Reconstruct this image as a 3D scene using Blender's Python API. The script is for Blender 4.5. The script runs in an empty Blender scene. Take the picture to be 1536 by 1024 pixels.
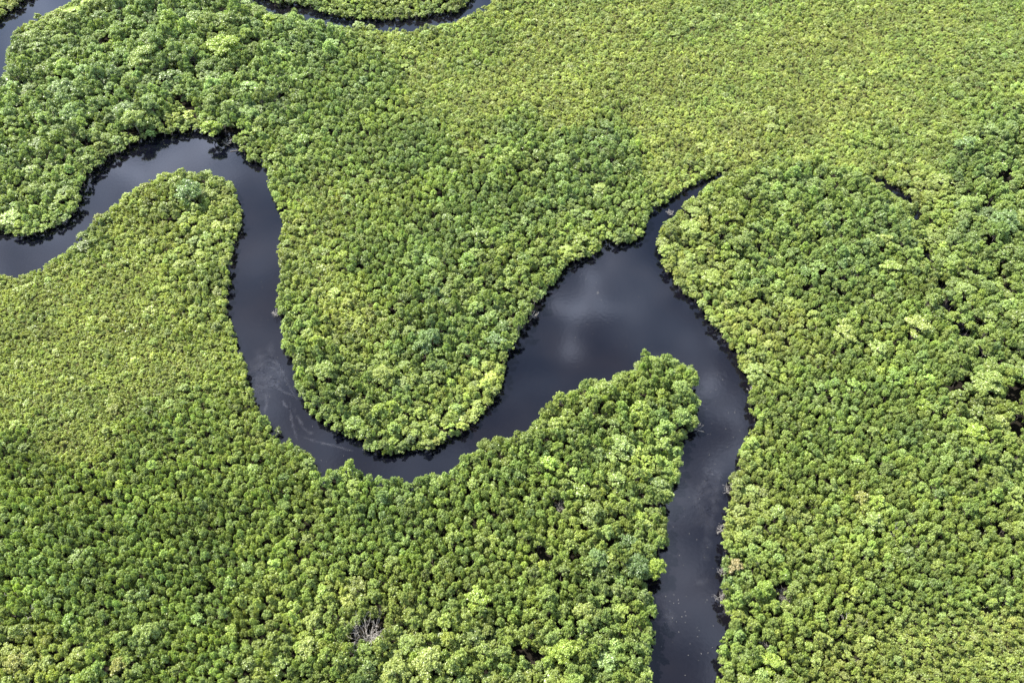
import bpy, math, random
import numpy as np
from mathutils import Vector

random.seed(11)
rng = np.random.default_rng(11)
scene = bpy.context.scene
COL = scene.collection
PI = math.pi

# ------------------------------------------------------------------ camera
CAM_H, PITCH, F = 200.0, math.radians(50.0), 1278.0          # metres, below the horizon, focal length in photo pixels
cp, sp = math.cos(PITCH), math.sin(PITCH)

def project(x, y, z):
    dz = z - CAM_H
    depth = y * cp - dz * sp
    up = y * sp + dz * cp
    return 768 + F * x / depth, 512 - F * up / depth, depth

def ground_at(px, py, z=0.0):
    a = (px - 768) / F
    b = (512 - py) / F
    dx, dy, dz = a, cp + b * sp, -sp + b * cp
    t = (z - CAM_H) / dz
    return dx * t, dy * t

cam_data = bpy.data.cameras.new('camera')
cam_data.sensor_width = 36
cam_data.lens = 36 * F / 1536
cam_data.clip_start = 1
cam_data.clip_end = 20000
cam = bpy.data.objects.new('camera', cam_data)
COL.objects.link(cam)
cam.location = (0, 0, CAM_H)
cam.rotation_euler = (math.radians(90) - PITCH, 0, 0)
scene.camera = cam

# ------------------------------------------------------------------ river outlines (visible water, photo pixels)
MAIN_UPPER = [(-260,330),(-120,345),(0,350),(20,355),(35,360),(60,351),(80,343),(102,336),(117,318),(124,300),(129,278),(131,264),(150,252),
 (170,239),(187,227),(205,216),(222,208),(245,205),(270,201),(290,196),(308,204),(330,209),(345,207),(352,219),(362,234),(372,246),
 (388,248),(400,257),(399,272),(404,288),(411,305),(422,326),(419,352),(414,372),(414,392),(421,409),(414,434),(411,459),(418,476),
 (420,496),(420,522),(429,536),(436,544),(439,572),(447,592),(457,609),(467,626),(484,638),(497,646),(512,653),(525,659),(539,661),
 (544,675),(562,681),(581,684),(602,682),(624,678),(645,678),(657,669),(686,656),(706,644),(719,632),(736,612),(752,589),(759,574),
 (759,556),(767,539),(762,526),(779,516),(791,503),(789,488),(801,472),(806,457),(819,451),(824,432),(838,422),(844,408),(855,398),
 (873,391),(893,384),(903,374),(911,367),(923,368),(936,369),(949,365),(961,358),(973,339),(977,321),(988,311),(1003,306),(1013,297),
 (1024,289),(1044,277),(1074,264),(1090,257)]
MAIN_LOWER = [(1091,259),(1071,269),(1052,284),(1036,295),(1024,304),(1008,325),(997,331),(987,347),(984,365),(986,380),(993,399),(1003,419),
 (1013,429),(1024,442),(1041,454),(1052,466),(1057,479),(1071,492),(1082,509),(1088,517),(1099,526),(1103,539),(1109,552),(1113,562),
 (1121,571),(1124,586),(1121,599),(1119,617),(1131,626),(1134,636),(1124,649),(1114,663),(1106,675),(1106,690),(1106,704),(1092,709),(1093,729),
 (1097,741),(1088,765),(1084,792),(1081,809),(1087,826),(1078,846),(1082,866),(1078,876),(1085,896),(1078,912),(1091,926),(1087,946),
 (1077,966),(1076,986),(1079,1003),(1072,1019),(1070,1040),(1075,1100),(1090,1200),(1110,1320),(1005,1320),(990,1200),(984,1100),
 (985,1040),(986,1024),(985,1003),(980,983),(988,959),(986,936),(980,929),(990,919),(985,899),(980,881),(973,869),(992,869),(1000,849),
 (996,836),(1006,822),(1005,799),(1003,769),(1006,749),(1013,742),(1014,732),(1023,722),(1025,702),(1026,680),(1029,660),(1033,651),
 (1042,646),(1049,640),(1050,630),(1048,618),(1051,610),(1055,603),(1049,597),(1047,581),(1049,572),(1051,558),(1040,550),(1037,543),
 (1028,545),(1016,537),(1006,530),(994,534),(980,534),(975,525),(966,524),(962,532),(960,543),(946,555),(926,554),(913,567),
 (889,567),(873,567),(863,582),(836,591),(819,606),(806,621),(799,636),(779,651),(757,652),(746,648),(727,659),(709,679),(697,680),
 (686,689),(682,702),(659,710),(637,708),(622,715),(616,727),(610,712),(582,714),(569,718),(545,709),(529,699),(515,694),(503,701),
 (494,703),(485,713),(478,702),(472,686),(460,672),(444,674),(437,657),(426,662),(414,659),(409,645),(404,629),(391,612),(383,599),
 (385,591),(377,581),(374,556),(369,537),(359,522),(357,502),(352,486),(343,472),(344,446),(349,409),(342,402),(350,389),(352,369),
 (364,345),(368,329),(357,297),(356,278),(347,271),(334,264),(321,256),(301,258),(284,256),(257,257),(234,266),(214,272),(197,284),
 (177,302),(157,317),(134,337),(117,350),(109,367),(90,379),(80,387),(63,399),(43,407),(20,414),(0,409),(-120,405),(-260,400)]
TOP_LEFT = [(140,-18),(113,0),(93,8),(67,22),(37,33),(18,47),(15,63),(8,72),(8,90),(4,108),(-8,125),(-60,150),(-60,60),(0,30),(20,17),(37,3),(60,-18)]
TOP_MID = [(330,-30),(380,-8),(397,0),(414,10),(444,8),(468,16),(494,22),(512,29),(545,32),(585,32),(622,29),(652,25),(686,20),(699,12),(706,0),(720,-16),
 (760,-16),(742,0),(726,13),(699,23),(682,32),(659,37),(629,42),(612,47),(599,43),(579,47),(549,38),(532,39),(512,37),(499,35),(488,30),(474,26),(463,37),
 (457,23),(438,18),(421,22),(401,15),(382,0),(330,-12)]
CREEK = [(1303,261),(1325,272),(1346,284),(1359,294),(1371,304),(1368,306),(1355,297),(1338,287),(1321,276)]
CREEKS = [[(1375,317),(1380,321),(1379,331),(1375,330)],[(1387,376),(1391,376),(1398,389),(1394,390)],[(1409,420),(1413,421),(1416,432),(1412,432)],
 [(1420,452),(1425,454),(1430,464),(1424,462)],[(1436,482),(1442,485),(1452,500),(1460,511),(1454,511),(1444,500)],[(1468,528),(1473,531),(1474,538),(1469,536)]]
GAPS = [(1454,566,9),(1437,578,10),(1427,580,7),(1505,265,12),(1512,272,8),(1486,306,8),(1527,585,14),(1520,594,12),(1525,640,14),(1470,797,12),(1505,806,9),(1172,881,9),
 (808,832,11),(822,836,7),(862,837,6),(556,944,23),(541,954,17),(568,934,12),(780,976,9),(802,985,12),(462,790,7),(448,828,8),(413,944,6),(318,882,7),(160,752,6),
 (1025,640,5),(910,362,6),(350,196,10),(338,196,8),(1320,806,8),(742,772,6),(838,756,7),(1500,415,10),(1494,360,6),(1510,430,6),(566,905,7),(1260,930,6),(1090,925,6),
 (285,160,7),(268,150,7),(160,60,7),(240,70,6),(665,800,6),(712,783,5),(1180,512,5),(1210,432,6),(1368,505,6),(1240,600,4),(1465,700,6),(1215,760,5),(25,470,3),(950,860,6),
 (1100,690,4),(130,215,6),(140,430,3),(235,250,5),(590,470,4),(540,400,4),(660,290,5),(780,260,5),(1050,900,6),(975,872,6),(700,1003,6),(840,760,8),(1148,966,7),(1171,896,9)]
X0, Y0, MW, MH = -300, -120, 2136, 1480

def raster(poly, mask):
    pts = np.array(poly, float)
    a, b = pts, np.roll(pts, -1, 0)
    for r in range(MH):
        y = r + Y0 + 0.5
        c = (a[:, 1] <= y) != (b[:, 1] <= y)
        if not c.any():
            continue
        xs = np.sort(a[c, 0] + (y - a[c, 1]) / (b[c, 1] - a[c, 1]) * (b[c, 0] - a[c, 0]))
        for i in range(0, len(xs) - 1, 2):
            l = max(0, int(round(xs[i] - X0)))
            h = min(MW, int(round(xs[i + 1] - X0)))
            if h > l:
                mask[r, l:h] = True

def dilate(m, n):
    for _ in range(n):
        o = m.copy()
        o[1:] |= m[:-1]; o[:-1] |= m[1:]; o[:, 1:] |= m[:, :-1]; o[:, :-1] |= m[:, 1:]
        m = o
    return m

water = np.zeros((MH, MW), bool)
for poly in (MAIN_UPPER + MAIN_LOWER, TOP_LEFT, TOP_MID, CREEK, *CREEKS):
    raster(poly, water)
keep_clear = water.copy()
yy, xx = np.mgrid[0:MH, 0:MW]
for gx, gy, gr in GAPS:
    l, t = gx - X0, gy - Y0
    gr = gr * (.7 if gx < 1400 or gx > 1518 else .55)
    w = int(gr) + 2
    s = (slice(t - w, t + w), slice(l - w, l + w))
    keep_clear[s] |= ((xx[s] - l) / 1.0) ** 2 + ((yy[s] - t) / 0.8) ** 2 < gr ** 2
water_core = ~dilate(~water, 6)

def look(mask, px, py):
    i = np.clip(np.round(py - Y0).astype(int), 0, MH - 1)
    j = np.clip(np.round(px - X0).astype(int), 0, MW - 1)
    return mask[i, j]

# ------------------------------------------------------------------ how the canopy varies over the place
# photo x, photo y, crown width in photo pixels, height m, tone (0 olive scrub, 1 mid green, 2 blue-green), lobed 0..1
ZONES = [
 (100,150,32,9,1.8,1),(30,120,28,8,1.6,1),(250,60,32,9,1.9,1),(200,170,30,9,1.8,1),(330,70,30,9,1.4,1),(320,150,28,8,1.6,.9),(400,100,22,7,1.6,.7),
 (480,60,22,7,1.9,.7),(500,160,15,5,1.7,.2),(560,100,15,5,1.5,.2),(600,60,11,3,.6,0),(640,110,10,2.5,.2,0),(430,220,18,5,1.2,.5),(60,300,20,5,1.0,.6),(30,220,26,7,1.6,.9),
 (100,330,20,4,.9,.6),(200,215,22,4,.6,.6),(280,190,24,5,.8,.8),(700,60,11,3,.5,0),(800,100,8.5,2.2,.1,0),(900,60,8.5,2.2,.2,0),(1000,120,8,2.2,.15,0),(1100,60,8,2.2,.45,0),
 (1200,120,8,2.2,.15,0),(1300,60,8,2.2,.3,0),(1400,60,8,2.2,.5,0),(1500,60,9,2.5,.8,0),(1350,150,8.5,2.2,.3,0),(1450,130,10,3,.9,.1),(1100,180,9,2.2,.15,0),(900,-60,10,2.5,.7,.2),(1060,10,9,2.4,.9,.1),
 (720,150,9.5,2.3,.05,0),(700,200,12,3,.5,0),(780,215,18,6,1.6,.5),(850,220,20,7,1.9,.6),(910,230,20,7,1.9,.6),(930,290,18,5,1.2,.4),(1000,250,11,2.6,.25,.1),(850,170,9.5,2.3,.0,0),(980,180,9,2.2,.1,0),
 (640,230,14,5,1.6,.3),(560,220,12,4,1.2,.1),(600,320,14,4.5,1.2,.2),(720,300,17,6,1.7,.4),(800,320,18,6,1.5,.4),(470,300,12,3,.5,.1),(470,400,14,3,.3,.2),(560,400,15,5,1.4,.3),
 (640,420,20,7,1.6,.6),(760,400,20,6,1.0,.6),(860,350,18,5,.8,.5),(520,470,14,3,.3,.3),(540,520,17,4,.4,.4),(640,500,22,7,1.5,.7),(720,480,20,6,1.2,.6),(480,560,24,7,1.4,.8),(580,590,24,6,.9,.8),(640,640,20,4,.6,.6),
 (700,580,20,4,.4,.6),(540,650,22,6,1.4,.8),(440,500,20,6,1.4,.7),(430,350,15,3.5,.3,.4),
 (240,290,17,4,.4,.4),(280,290,26,6,1.3,.8),(330,310,18,4,.3,.4),(200,350,12,3,.2,.2),(300,400,17,4,.4,.4),(320,470,15,3.5,.3,.3),(200,430,10,2.3,.1,0),(100,440,9.5,2.2,.1,0),(50,480,9.5,2.2,.1,0),(100,560,9.5,2.2,.05,0),
 (200,560,9.5,2.2,.0,0),(300,550,12,2.8,.3,.1),(370,640,15,4,.6,.3),(20,600,10,2.3,.1,0),(100,650,10.5,2.4,.15,0),(250,650,12,3.5,1.0,.1),(320,640,14,4,1.0,.2),(20,680,13,4,.9,.1),
 (100,740,16,5,1.35,.1),(30,800,18,5.5,1.5,.1),(200,740,15,5,1.3,0),(300,750,16,5,1.25,0),(400,720,16,5,1.0,.1),(200,830,17,5.5,1.4,0),(300,830,18,5.5,1.3,0),(100,880,19,6,1.5,.2),(250,900,20,6,1.2,.4),
 (50,980,22,5,.6,.5),(150,960,24,6,1.2,.7),(300,980,20,6,1.1,.4),(450,780,17,5,.9,.2),(440,900,21,6,.8,.5),(420,980,24,6,.7,.7),(500,720,20,6,1.2,.6),(560,760,18,6,1.3,.3),(620,740,20,6,1.2,.5),(600,850,19,6,1.0,.3),
 (680,820,20,6,1.1,.2),(740,750,20,6.5,1.2,.2),(800,740,21,6.5,1.2,.2),(830,820,21,6.5,1.3,.2),(760,900,20,6.5,1.2,.2),(860,900,24,7,1.2,.5),(900,680,24,8,1.1,.7),(850,640,24,8,1.0,.8),(960,600,26,9,1.1,1),
 (1010,580,26,9,1.2,1),(980,680,24,7,.8,.8),(960,800,30,8,.9,1),(940,880,28,8,1.1,.9),(900,980,34,8,.9,1),(800,980,30,6,.7,.9),(700,980,32,7,.8,1),(600,980,32,7,.8,1),(540,900,26,6,.7,.7),(520,1000,30,8,1.2,.9),(960,960,30,8,.9,1),
 (1050,330,20,6,.8,.6),(1010,380,18,4,.4,.5),(1060,420,18,4,.6,.5),(1120,330,22,8,1.2,.7),(1200,280,24,9,1.6,.8),(1280,290,22,8,1.6,.7),(1330,330,22,8,1.6,.7),(1250,380,20,7,1.5,.5),(1150,400,20,6,1.2,.5),(1350,420,19,7,1.4,.4),
 (1120,480,17,4,.3,.3),(1180,500,15,4,.2,.2),(1280,480,18,6,.9,.4),(1400,520,18,6.5,1.3,.3),(1130,540,20,5,.4,.5),(1200,570,17,5,1.0,.2),(1300,600,17,6,1.3,.1),(1250,660,16,5.5,1.25,0),(1200,700,16,5.5,1.1,.1),(1350,680,17,6,1.3,.1),
 (1150,640,18,5,.9,.4),(1120,760,19,4,.3,.5),(1180,790,20,5,.5,.4),(1250,760,18,5.5,.8,.2),(1350,760,19,6,1.0,.2),(1430,720,20,6.5,1.2,.3),(1250,860,19,6,1.0,.2),(1350,860,18,6,1.05,.1),(1450,850,18,6,1.1,.1),(1130,870,24,7,1.3,.7),
 (1120,960,24,7,1.0,.7),(1200,950,20,6,1.0,.4),(1280,980,16,4,.5,.2),(1380,960,14,3.2,.3,.1),(1480,960,13,3,.25,.1),(1500,1010,13,3.5,.5,.1),(1410,290,20,5,.7,.5),(1450,250,20,7,1.7,.6),(1500,210,22,7,1.9,.6),(1390,230,12,3,.6,.1),
 (1280,230,12,2.8,.5,.1),(1340,250,14,3,.4,.2),(1450,340,28,8,1.6,.9),(1500,330,30,9,1.6,1),(1470,430,28,8,1.4,.9),(1520,480,30,9,1.4,1),(1500,560,28,8,1.3,.9),(1480,610,24,7,1.0,.7),(1500,700,24,7,1.2,.6),(1520,780,22,7,1.1,.4),
 (1120,235,11,2.4,.2,0),(1200,228,11,2.4,.25,0),(1260,236,12,2.6,.3,.1),(1325,255,13,2.8,.2,.2),(1395,300,16,3.2,.3,.4),(1410,340,18,4,.6,.5),(1150,275,22,8,1.1,.7),(1210,262,24,9,1.7,.8),(1260,268,24,9,1.6,.8),(1320,300,24,9,1.6,.8),(540,5,18,5,.6,.6),(650,5,18,5,.7,.6),(5,15,18,4,.4,.6),(1420,180,9.5,2.4,.5,.1),(1240,190,8.5,2.2,.2,0)]
ZN = np.array(ZONES, float)

def fields(px, py):
    out = np.zeros((len(px), 4))
    for s in range(0, len(px), 20000):
        a, b = px[s:s + 20000, None], py[s:s + 20000, None]
        d2 = (a - ZN[None, :, 0]) ** 2 + ((b - ZN[None, :, 1]) * 1.15) ** 2
        w = 1.0 / (d2 + 60.0) ** 1.9
        w /= w.sum(1, keepdims=True)
        out[s:s + 20000] = w @ ZN[:, 2:6]
    return out

def wobble(x, y, scale, seed):
    r = np.random.default_rng(seed)
    v = 0
    for k in range(7):
        a, ph, f = r.uniform(0, 2 * PI), r.uniform(0, 2 * PI), r.uniform(.6, 1.8) / scale
        v = v + np.sin((x * math.cos(a) + y * math.sin(a)) * f * 2 * PI + ph)
    return v / 2.6

# ------------------------------------------------------------------ mesh helpers
def mesh_from(name, V, quads, mats, mat_idx=None, shade=None, smooth=False):
    me = bpy.data.meshes.new(name)
    V = np.asarray(V, np.float32)
    Q = np.asarray(quads, np.int32)
    n = len(Q)
    me.vertices.add(len(V)); me.vertices.foreach_set('co', V.ravel())
    me.loops.add(n * 4); me.loops.foreach_set('vertex_index', Q.ravel())
    me.polygons.add(n)
    me.polygons.foreach_set('loop_start', np.arange(0, n * 4, 4, dtype=np.int32))
    if mat_idx is not None:
        me.polygons.foreach_set('material_index', np.asarray(mat_idx, np.int32))
    if smooth:
        me.polygons.foreach_set('use_smooth', np.ones(n, bool))
    for m in mats:
        me.materials.append(m)
    if shade is not None:
        at = me.attributes.new('leaf_shade', 'FLOAT', 'FACE')
        at.data.foreach_set('value', np.asarray(shade, np.float32))
    me.update(calc_edges=True)
    me.validate()
    return me

class Geo:
    """collects leaf quads and branch tubes"""
    def __init__(self):
        self.V, self.Q, self.S, self.n = [], [], [], 0
    def add(self, V, Q, shade):
        self.V.append(np.asarray(V, float)); self.Q.append(np.asarray(Q, int) + self.n)
        self.S.append(np.broadcast_to(np.asarray(shade, float), (len(Q),)).copy()); self.n += len(V)
    def leaves(self, P, N, size, aspect=.55):
        P, N = np.asarray(P), np.asarray(N)
        k = len(P)
        t = rng.normal(size=(k, 3)); t -= N * (t * N).sum(1, keepdims=True)
        t /= np.linalg.norm(t, axis=1, keepdims=True) + 1e-9
        b = np.cross(N, t)
        s = (size * rng.uniform(.7, 1.3, k))[:, None]
        w = s * aspect
        V = np.stack([P - t * s, P + b * w + N * s * .12, P + t * s, P - b * w + N * s * .12], 1).reshape(-1, 3)
        self.add(V, np.arange(4 * k).reshape(k, 4), np.clip(rng.normal(1, .2, k), .5, 1.6))
    def puff(self, c, r, n, size, squash=.8, low=-.35, spread=.5):
        u = rng.uniform(low, 1, n); a = rng.uniform(0, 2 * PI, n); q = np.sqrt(1 - u * u)
        D = np.stack([q * np.cos(a), q * np.sin(a), u], 1)
        rad = r * (1.22 - .62 * rng.random(n))
        P = np.asarray(c) + D * rad[:, None] * np.array([1, 1, squash])
        N = D * .8 + np.array([0, 0, .4]) + rng.normal(0, spread, (n, 3))
        N /= np.linalg.norm(N, axis=1, keepdims=True)
        self.leaves(P, N, size)
        # solid core added inside the clump, darkened to block light and soften shading
        m = 6
        rings = []
        for zz, rr in ((-.45, .4), (0., .6), (.38, .42), (.52, .06)):
            for k in range(m):
                an = 2 * PI * k / m
                rings.append([c[0] + r * rr * math.cos(an), c[1] + r * rr * math.sin(an), c[2] + r * zz * squash])
        q = []
        for i in range(3):
            for k in range(m):
                q.append([i * m + k, i * m + (k + 1) % m, (i + 1) * m + (k + 1) % m, (i + 1) * m + k])
        self.add(rings, q, .8)
    def tube(self, pts, radii, sides=5):
        pts = [Vector(p) for p in pts]
        V, Q = [], []
        for i, p in enumerate(pts):
            d = (pts[min(i + 1, len(pts) - 1)] - pts[max(i - 1, 0)]).normalized()
            a = d.orthogonal().normalized(); b = d.cross(a)
            for k in range(sides):
                an = 2 * PI * k / sides
                V.append(p + (a * math.cos(an) + b * math.sin(an)) * radii[i])
        for i in range(len(pts) - 1):
            for k in range(sides):
                Q.append([i * sides + k, i * sides + (k + 1) % sides, (i + 1) * sides + (k + 1) % sides, (i + 1) * sides + k])
        self.add(V, Q, 1)
    def build(self, name, mat, smooth=False):
        return mesh_from(name, np.concatenate(self.V), np.concatenate(self.Q), [mat], None, np.concatenate(self.S), smooth)

def joined(name, g1, g2, m1, m2):
    V = np.concatenate(g1.V + g2.V)
    q1 = np.concatenate(g1.Q); q2 = np.concatenate(g2.Q) + g1.n
    S = np.concatenate(g1.S + g2.S)
    idx = np.concatenate([np.zeros(len(q1)), np.ones(len(q2))])
    return mesh_from(name, V, np.concatenate([q1, q2]), [m1, m2], idx, S)

# ------------------------------------------------------------------ materials
def new_mat(name):
    m = bpy.data.materials.new(name)
    m.use_nodes = True
    m.node_tree.nodes.clear()
    return m, m.node_tree.nodes, m.node_tree.links

def leaf_material(name, from_points):
    m, N, L = new_mat(name)
    out = N.new('ShaderNodeOutputMaterial')
    if from_points:
        src = N.new('ShaderNodeAttribute'); src.attribute_type = 'INSTANCER'; src.attribute_name = 'tint'
        tint = src.outputs['Color']
    else:
        src = N.new('ShaderNodeObjectInfo'); tint = src.outputs['Color']
    sh = N.new('ShaderNodeAttribute'); sh.attribute_name = 'leaf_shade'
    mul = N.new('ShaderNodeVectorMath'); mul.operation = 'SCALE'
    L.new(tint, mul.inputs[0]); L.new(sh.outputs['Fac'], mul.inputs['Scale'])
    pb = N.new('ShaderNodeBsdfPrincipled')
    pb.inputs['Roughness'].default_value = .42
    pb.inputs['Specular IOR Level'].default_value = .6
    L.new(mul.outputs[0], pb.inputs['Base Color'])
    tr = N.new('ShaderNodeBsdfTranslucent')
    warm = N.new('ShaderNodeMix'); warm.data_type = 'RGBA'; warm.blend_type = 'MULTIPLY'
    warm.inputs['Factor'].default_value = 1; warm.inputs['B'].default_value = (1.25, 1.3, .5, 1)
    L.new(mul.outputs[0], warm.inputs['A']); L.new(warm.outputs['Result'], tr.inputs['Color'])
    mx = N.new('ShaderNodeMixShader'); mx.inputs[0].default_value = .36
    L.new(pb.outputs[0], mx.inputs[1]); L.new(tr.outputs[0], mx.inputs[2]); L.new(mx.outputs[0], out.inputs[0])
    return m

def plain(name, col, rough, noise_scale=3.0, contrast=.35, gloss=.4):
    m, N, L = new_mat(name)
    out = N.new('ShaderNodeOutputMaterial')
    pb = N.new('ShaderNodeBsdfPrincipled'); pb.inputs['Roughness'].default_value = rough; pb.inputs['Specular IOR Level'].default_value = gloss
    tc = N.new('ShaderNodeTexCoord'); nz = N.new('ShaderNodeTexNoise'); nz.inputs['Scale'].default_value = noise_scale
    nz.inputs['Detail'].default_value = 6
    L.new(tc.outputs['Object'], nz.inputs['Vector'])
    rp = N.new('ShaderNodeValToRGB')
    rp.color_ramp.elements[0].position = .3; rp.color_ramp.elements[1].position = .7
    rp.color_ramp.elements[0].color = [c * (1 - contrast) for c in col] + [1]
    rp.color_ramp.elements[1].color = [c * (1 + contrast) for c in col] + [1]
    L.new(nz.outputs['Fac'], rp.inputs['Fac']); L.new(rp.outputs[0], pb.inputs['Base Color'])
    L.new(pb.outputs[0], out.inputs[0])
    return m

LEAF_PTS = leaf_material('leaf_canopy', True)
LEAF_OBJ = leaf_material('leaf', False)
BARK = plain('bark', (.13, .11, .09), .8, 4)
PALE_WOOD = plain('weathered_wood', (.32, .29, .25), .85, 5)
MUD = plain('mud', (.012, .010, .007), 1.0, .12, .5, .05)
N_, L_ = MUD.node_tree.nodes, MUD.node_tree.links
pb_ = next(n for n in N_ if n.type == 'BSDF_PRINCIPLED'); ramp_ = next(n for n in N_ if n.type == 'VALTORGB')
dry_ = N_.new('ShaderNodeAttribute'); dry_.attribute_name = 'dry'
mix_ = N_.new('ShaderNodeMix'); mix_.data_type = 'RGBA'; mix_.inputs['B'].default_value = (.075, .075, .026, 1)
L_.new(dry_.outputs['Fac'], mix_.inputs['Factor']); L_.new(ramp_.outputs[0], mix_.inputs['A']); L_.new(mix_.outputs['Result'], pb_.inputs['Base Color'])

# ------------------------------------------------------------------ plant shapes
def limbs(g, tops, fork_z, trunk_r, lean=.3):
    base = Vector((0, 0, 0))
    fork = Vector((rng.normal(0, lean), rng.normal(0, lean), fork_z))
    mid = base.lerp(fork, .5) + Vector((rng.normal(0, .15), rng.normal(0, .15), 0))
    g.tube([base, mid, fork], [trunk_r * 1.25, trunk_r, trunk_r * .85], 6)
    for k in range(5):                                            # arching prop roots
        a = 2 * PI * k / 5 + rng.uniform(-.4, .4); q = trunk_r * rng.uniform(5, 8)
        g.tube([(0, 0, fork_z * .3), (q * .6 * math.cos(a), q * .6 * math.sin(a), fork_z * .22), (q * math.cos(a), q * math.sin(a), -.2)],
               [trunk_r * .4, trunk_r * .33, trunk_r * .25], 4)
    for t in tops:
        t = Vector(t)
        m = fork.lerp(t, .5) + Vector((rng.normal(0, .12), rng.normal(0, .12), -.1 * (t - fork).length))
        g.tube([fork, m, t], [trunk_r * .55, trunk_r * .38, trunk_r * .18], 4)

def scrub_shape():                                                 # about 1.1 m radius, 2.2 m high
    c, w = Geo(), Geo()
    k = rng.integers(6, 10)
    tops = []
    for i in range(k):
        a = 2 * PI * i / k + rng.uniform(-.7, .7); q = rng.uniform(.1, 1.0)
        r = rng.uniform(.24, .52)
        p = (q * math.cos(a), q * math.sin(a), rng.uniform(1.0, 2.0) - .35 * q)
        c.puff(p, r, int(24 + 34 * r), .17, .95, -.5, .75); tops.append(p)
    for t in tops:
        w.tube([(rng.normal(0, .1), rng.normal(0, .1), 0), (t[0] * .5, t[1] * .5, t[2] * .5), t], [.035, .03, .015], 3)
    return c, w

def dome_shape():                                                  # about 1.6 m radius, 4.4 m high
    c, w = Geo(), Geo()
    R = 1.6
    ex, ey = rng.uniform(.88, 1.14), rng.uniform(.88, 1.14)
    c.puff((0, 0, 3.0), 1.0, 60, .2, .85, -.2)
    n = rng.integers(13, 19); tops = []
    for i in range(n):
        u = 1 - (i + .5) / n * 1.15
        a = i * 2.39996 + rng.uniform(-.6, .6)
        q = math.sqrt(max(0, 1 - u * u))
        rr = R * rng.uniform(.58, .9)
        p = (q * math.cos(a) * rr * ex, q * math.sin(a) * rr * ey, 3.0 + u * rr * .85)
        c.puff(p, rng.uniform(.32, .66), 42, .18, .9, -.4, .6)
        if i % 4 == 1: tops.append(p)
    limbs(w, tops, 1.7, .1)
    return c, w

def lobed_shape(R, H, lobes, per, leaf, twist=.35):                # crown of separate clumps
    c, w = Geo(), Geo()
    tops = []
    for i in range(lobes):
        q = math.sqrt((i + .3) / lobes) * .8
        a = i * 2.39996 + rng.uniform(-.4, .4)
        lr = R * rng.uniform(.26, .42)
        cz = H - lr * .8 - (q ** 2) * H * .5 + rng.normal(0, H * .05)
        cx, cy = q * R * math.cos(a) * rng.uniform(.9, 1.15), q * R * math.sin(a) * rng.uniform(.9, 1.15)
        c.puff((cx, cy, cz - lr * .1), lr * .8, int(per * .7), leaf, .75, -.3, .5)
        m = rng.integers(5, 9)
        for j in range(m):
            u = rng.uniform(-.15, .95); b = rng.uniform(0, 2 * PI); s = math.sqrt(1 - u * u)
            p = (cx + lr * .75 * s * math.cos(b), cy + lr * .75 * s * math.sin(b), cz + lr * .6 * u)
            c.puff(p, lr * rng.uniform(.28, .58), per, leaf * rng.uniform(.85, 1.1), .85, -.35, .55)
        tops.append((cx, cy, cz - lr * .4))
    limbs(w, tops, H * .38, R * .045)
    return c, w

def fringe_shape():                                                # low rounded waterside bush, 1.6 m radius, 2.4 m high, skirts to the water
    c, w = Geo(), Geo()
    tops = []
    for i in range(13):
        q = math.sqrt((i + .3) / 13) * 1.15
        a = i * 2.39996 + rng.uniform(-.4, .4)
        p = (q * math.cos(a), q * math.sin(a), 1.9 - q * q * .75 + rng.normal(0, .12))
        c.puff(p, rng.uniform(.36, .66), 44, .18, .95, -.8, .6)
        if i % 3 == 0: tops.append(p)
    for t in tops:
        w.tube([(rng.normal(0, .15), rng.normal(0, .15), -.2), (t[0] * .5, t[1] * .5, t[2] * .6), t], [.05, .04, .02], 3)
    return c, w

def bare_branches(H, R, forks, thick, up=.9, droop=0.0):
    g = Geo()
    def grow(p, d, ln, r, lev):
        q = p + d * ln
        mid = p.lerp(q, .5) + Vector((rng.normal(0, .06), rng.normal(0, .06), rng.normal(0, .04))) * ln
        g.tube([p, mid, q], [r, r * .85, r * .65], 4 if lev < 2 else 3)
        if lev == 0: return
        for k in range(rng.integers(2, 4)):
            nd = (d + Vector((rng.normal(0, .6), rng.normal(0, .6), rng.normal(.05 - droop, .35)))).normalized()
            grow(q if k else mid, nd, ln * rng.uniform(.55, .8), r * .6, lev - 1)
    for k in range(forks):
        a = 2 * PI * k / forks + rng.uniform(-.5, .5)
        t = rng.uniform(.3, 1.0) * R / H
        grow(Vector((rng.normal(0, .1), rng.normal(0, .1), -.1)), Vector((math.cos(a) * t, math.sin(a) * t, up)).normalized(), H * .45, thick, 3)
    return g

KINDS = {'scrub': (1.1, 2.1), 'dome': (1.75, 4.5), 'lobed': (2.7, 6.5), 'broad': (4.2, 9.0), 'fringe': (1.6, 2.4)}
SHAPES = []                                                        # (kind, crown geo, wood geo)
for _ in range(8): SHAPES.append(('scrub',) + scrub_shape())
for _ in range(9): SHAPES.append(('dome',) + dome_shape())
for _ in range(6): SHAPES.append(('lobed',) + lobed_shape(2.5, 6.5, 10, 32, .2))
for _ in range(5): SHAPES.append(('broad',) + lobed_shape(3.9, 9.0, 16, 40, .22))
for _ in range(5): SHAPES.append(('fringe',) + fringe_shape())
BY_KIND = {k: [i for i, s in enumerate(SHAPES) if s[0] == k] for k in KINDS}

# ------------------------------------------------------------------ planting
TREES = []                      # x, y, kind, scale_xy, scale_z, tint, px, py, crown px, label or None
cells = {}
CELL = 3.0

def free(x, y, d, k):
    ci, cj = int(x // CELL), int(y // CELL)
    n = int((d * 1.6) // CELL) + 1
    for i in range(ci - n, ci + n + 1):
        for j in range(cj - n, cj + n + 1):
            for (a, b, e) in cells.get((i, j), ()):
                m = k * .5 * (d + e)
                if (a - x) ** 2 + (b - y) ** 2 < m * m:
                    return False
    return True

def put(x, y, d):
    cells.setdefault((int(x // CELL), int(y // CELL)), []).append((x, y, d))

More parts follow.
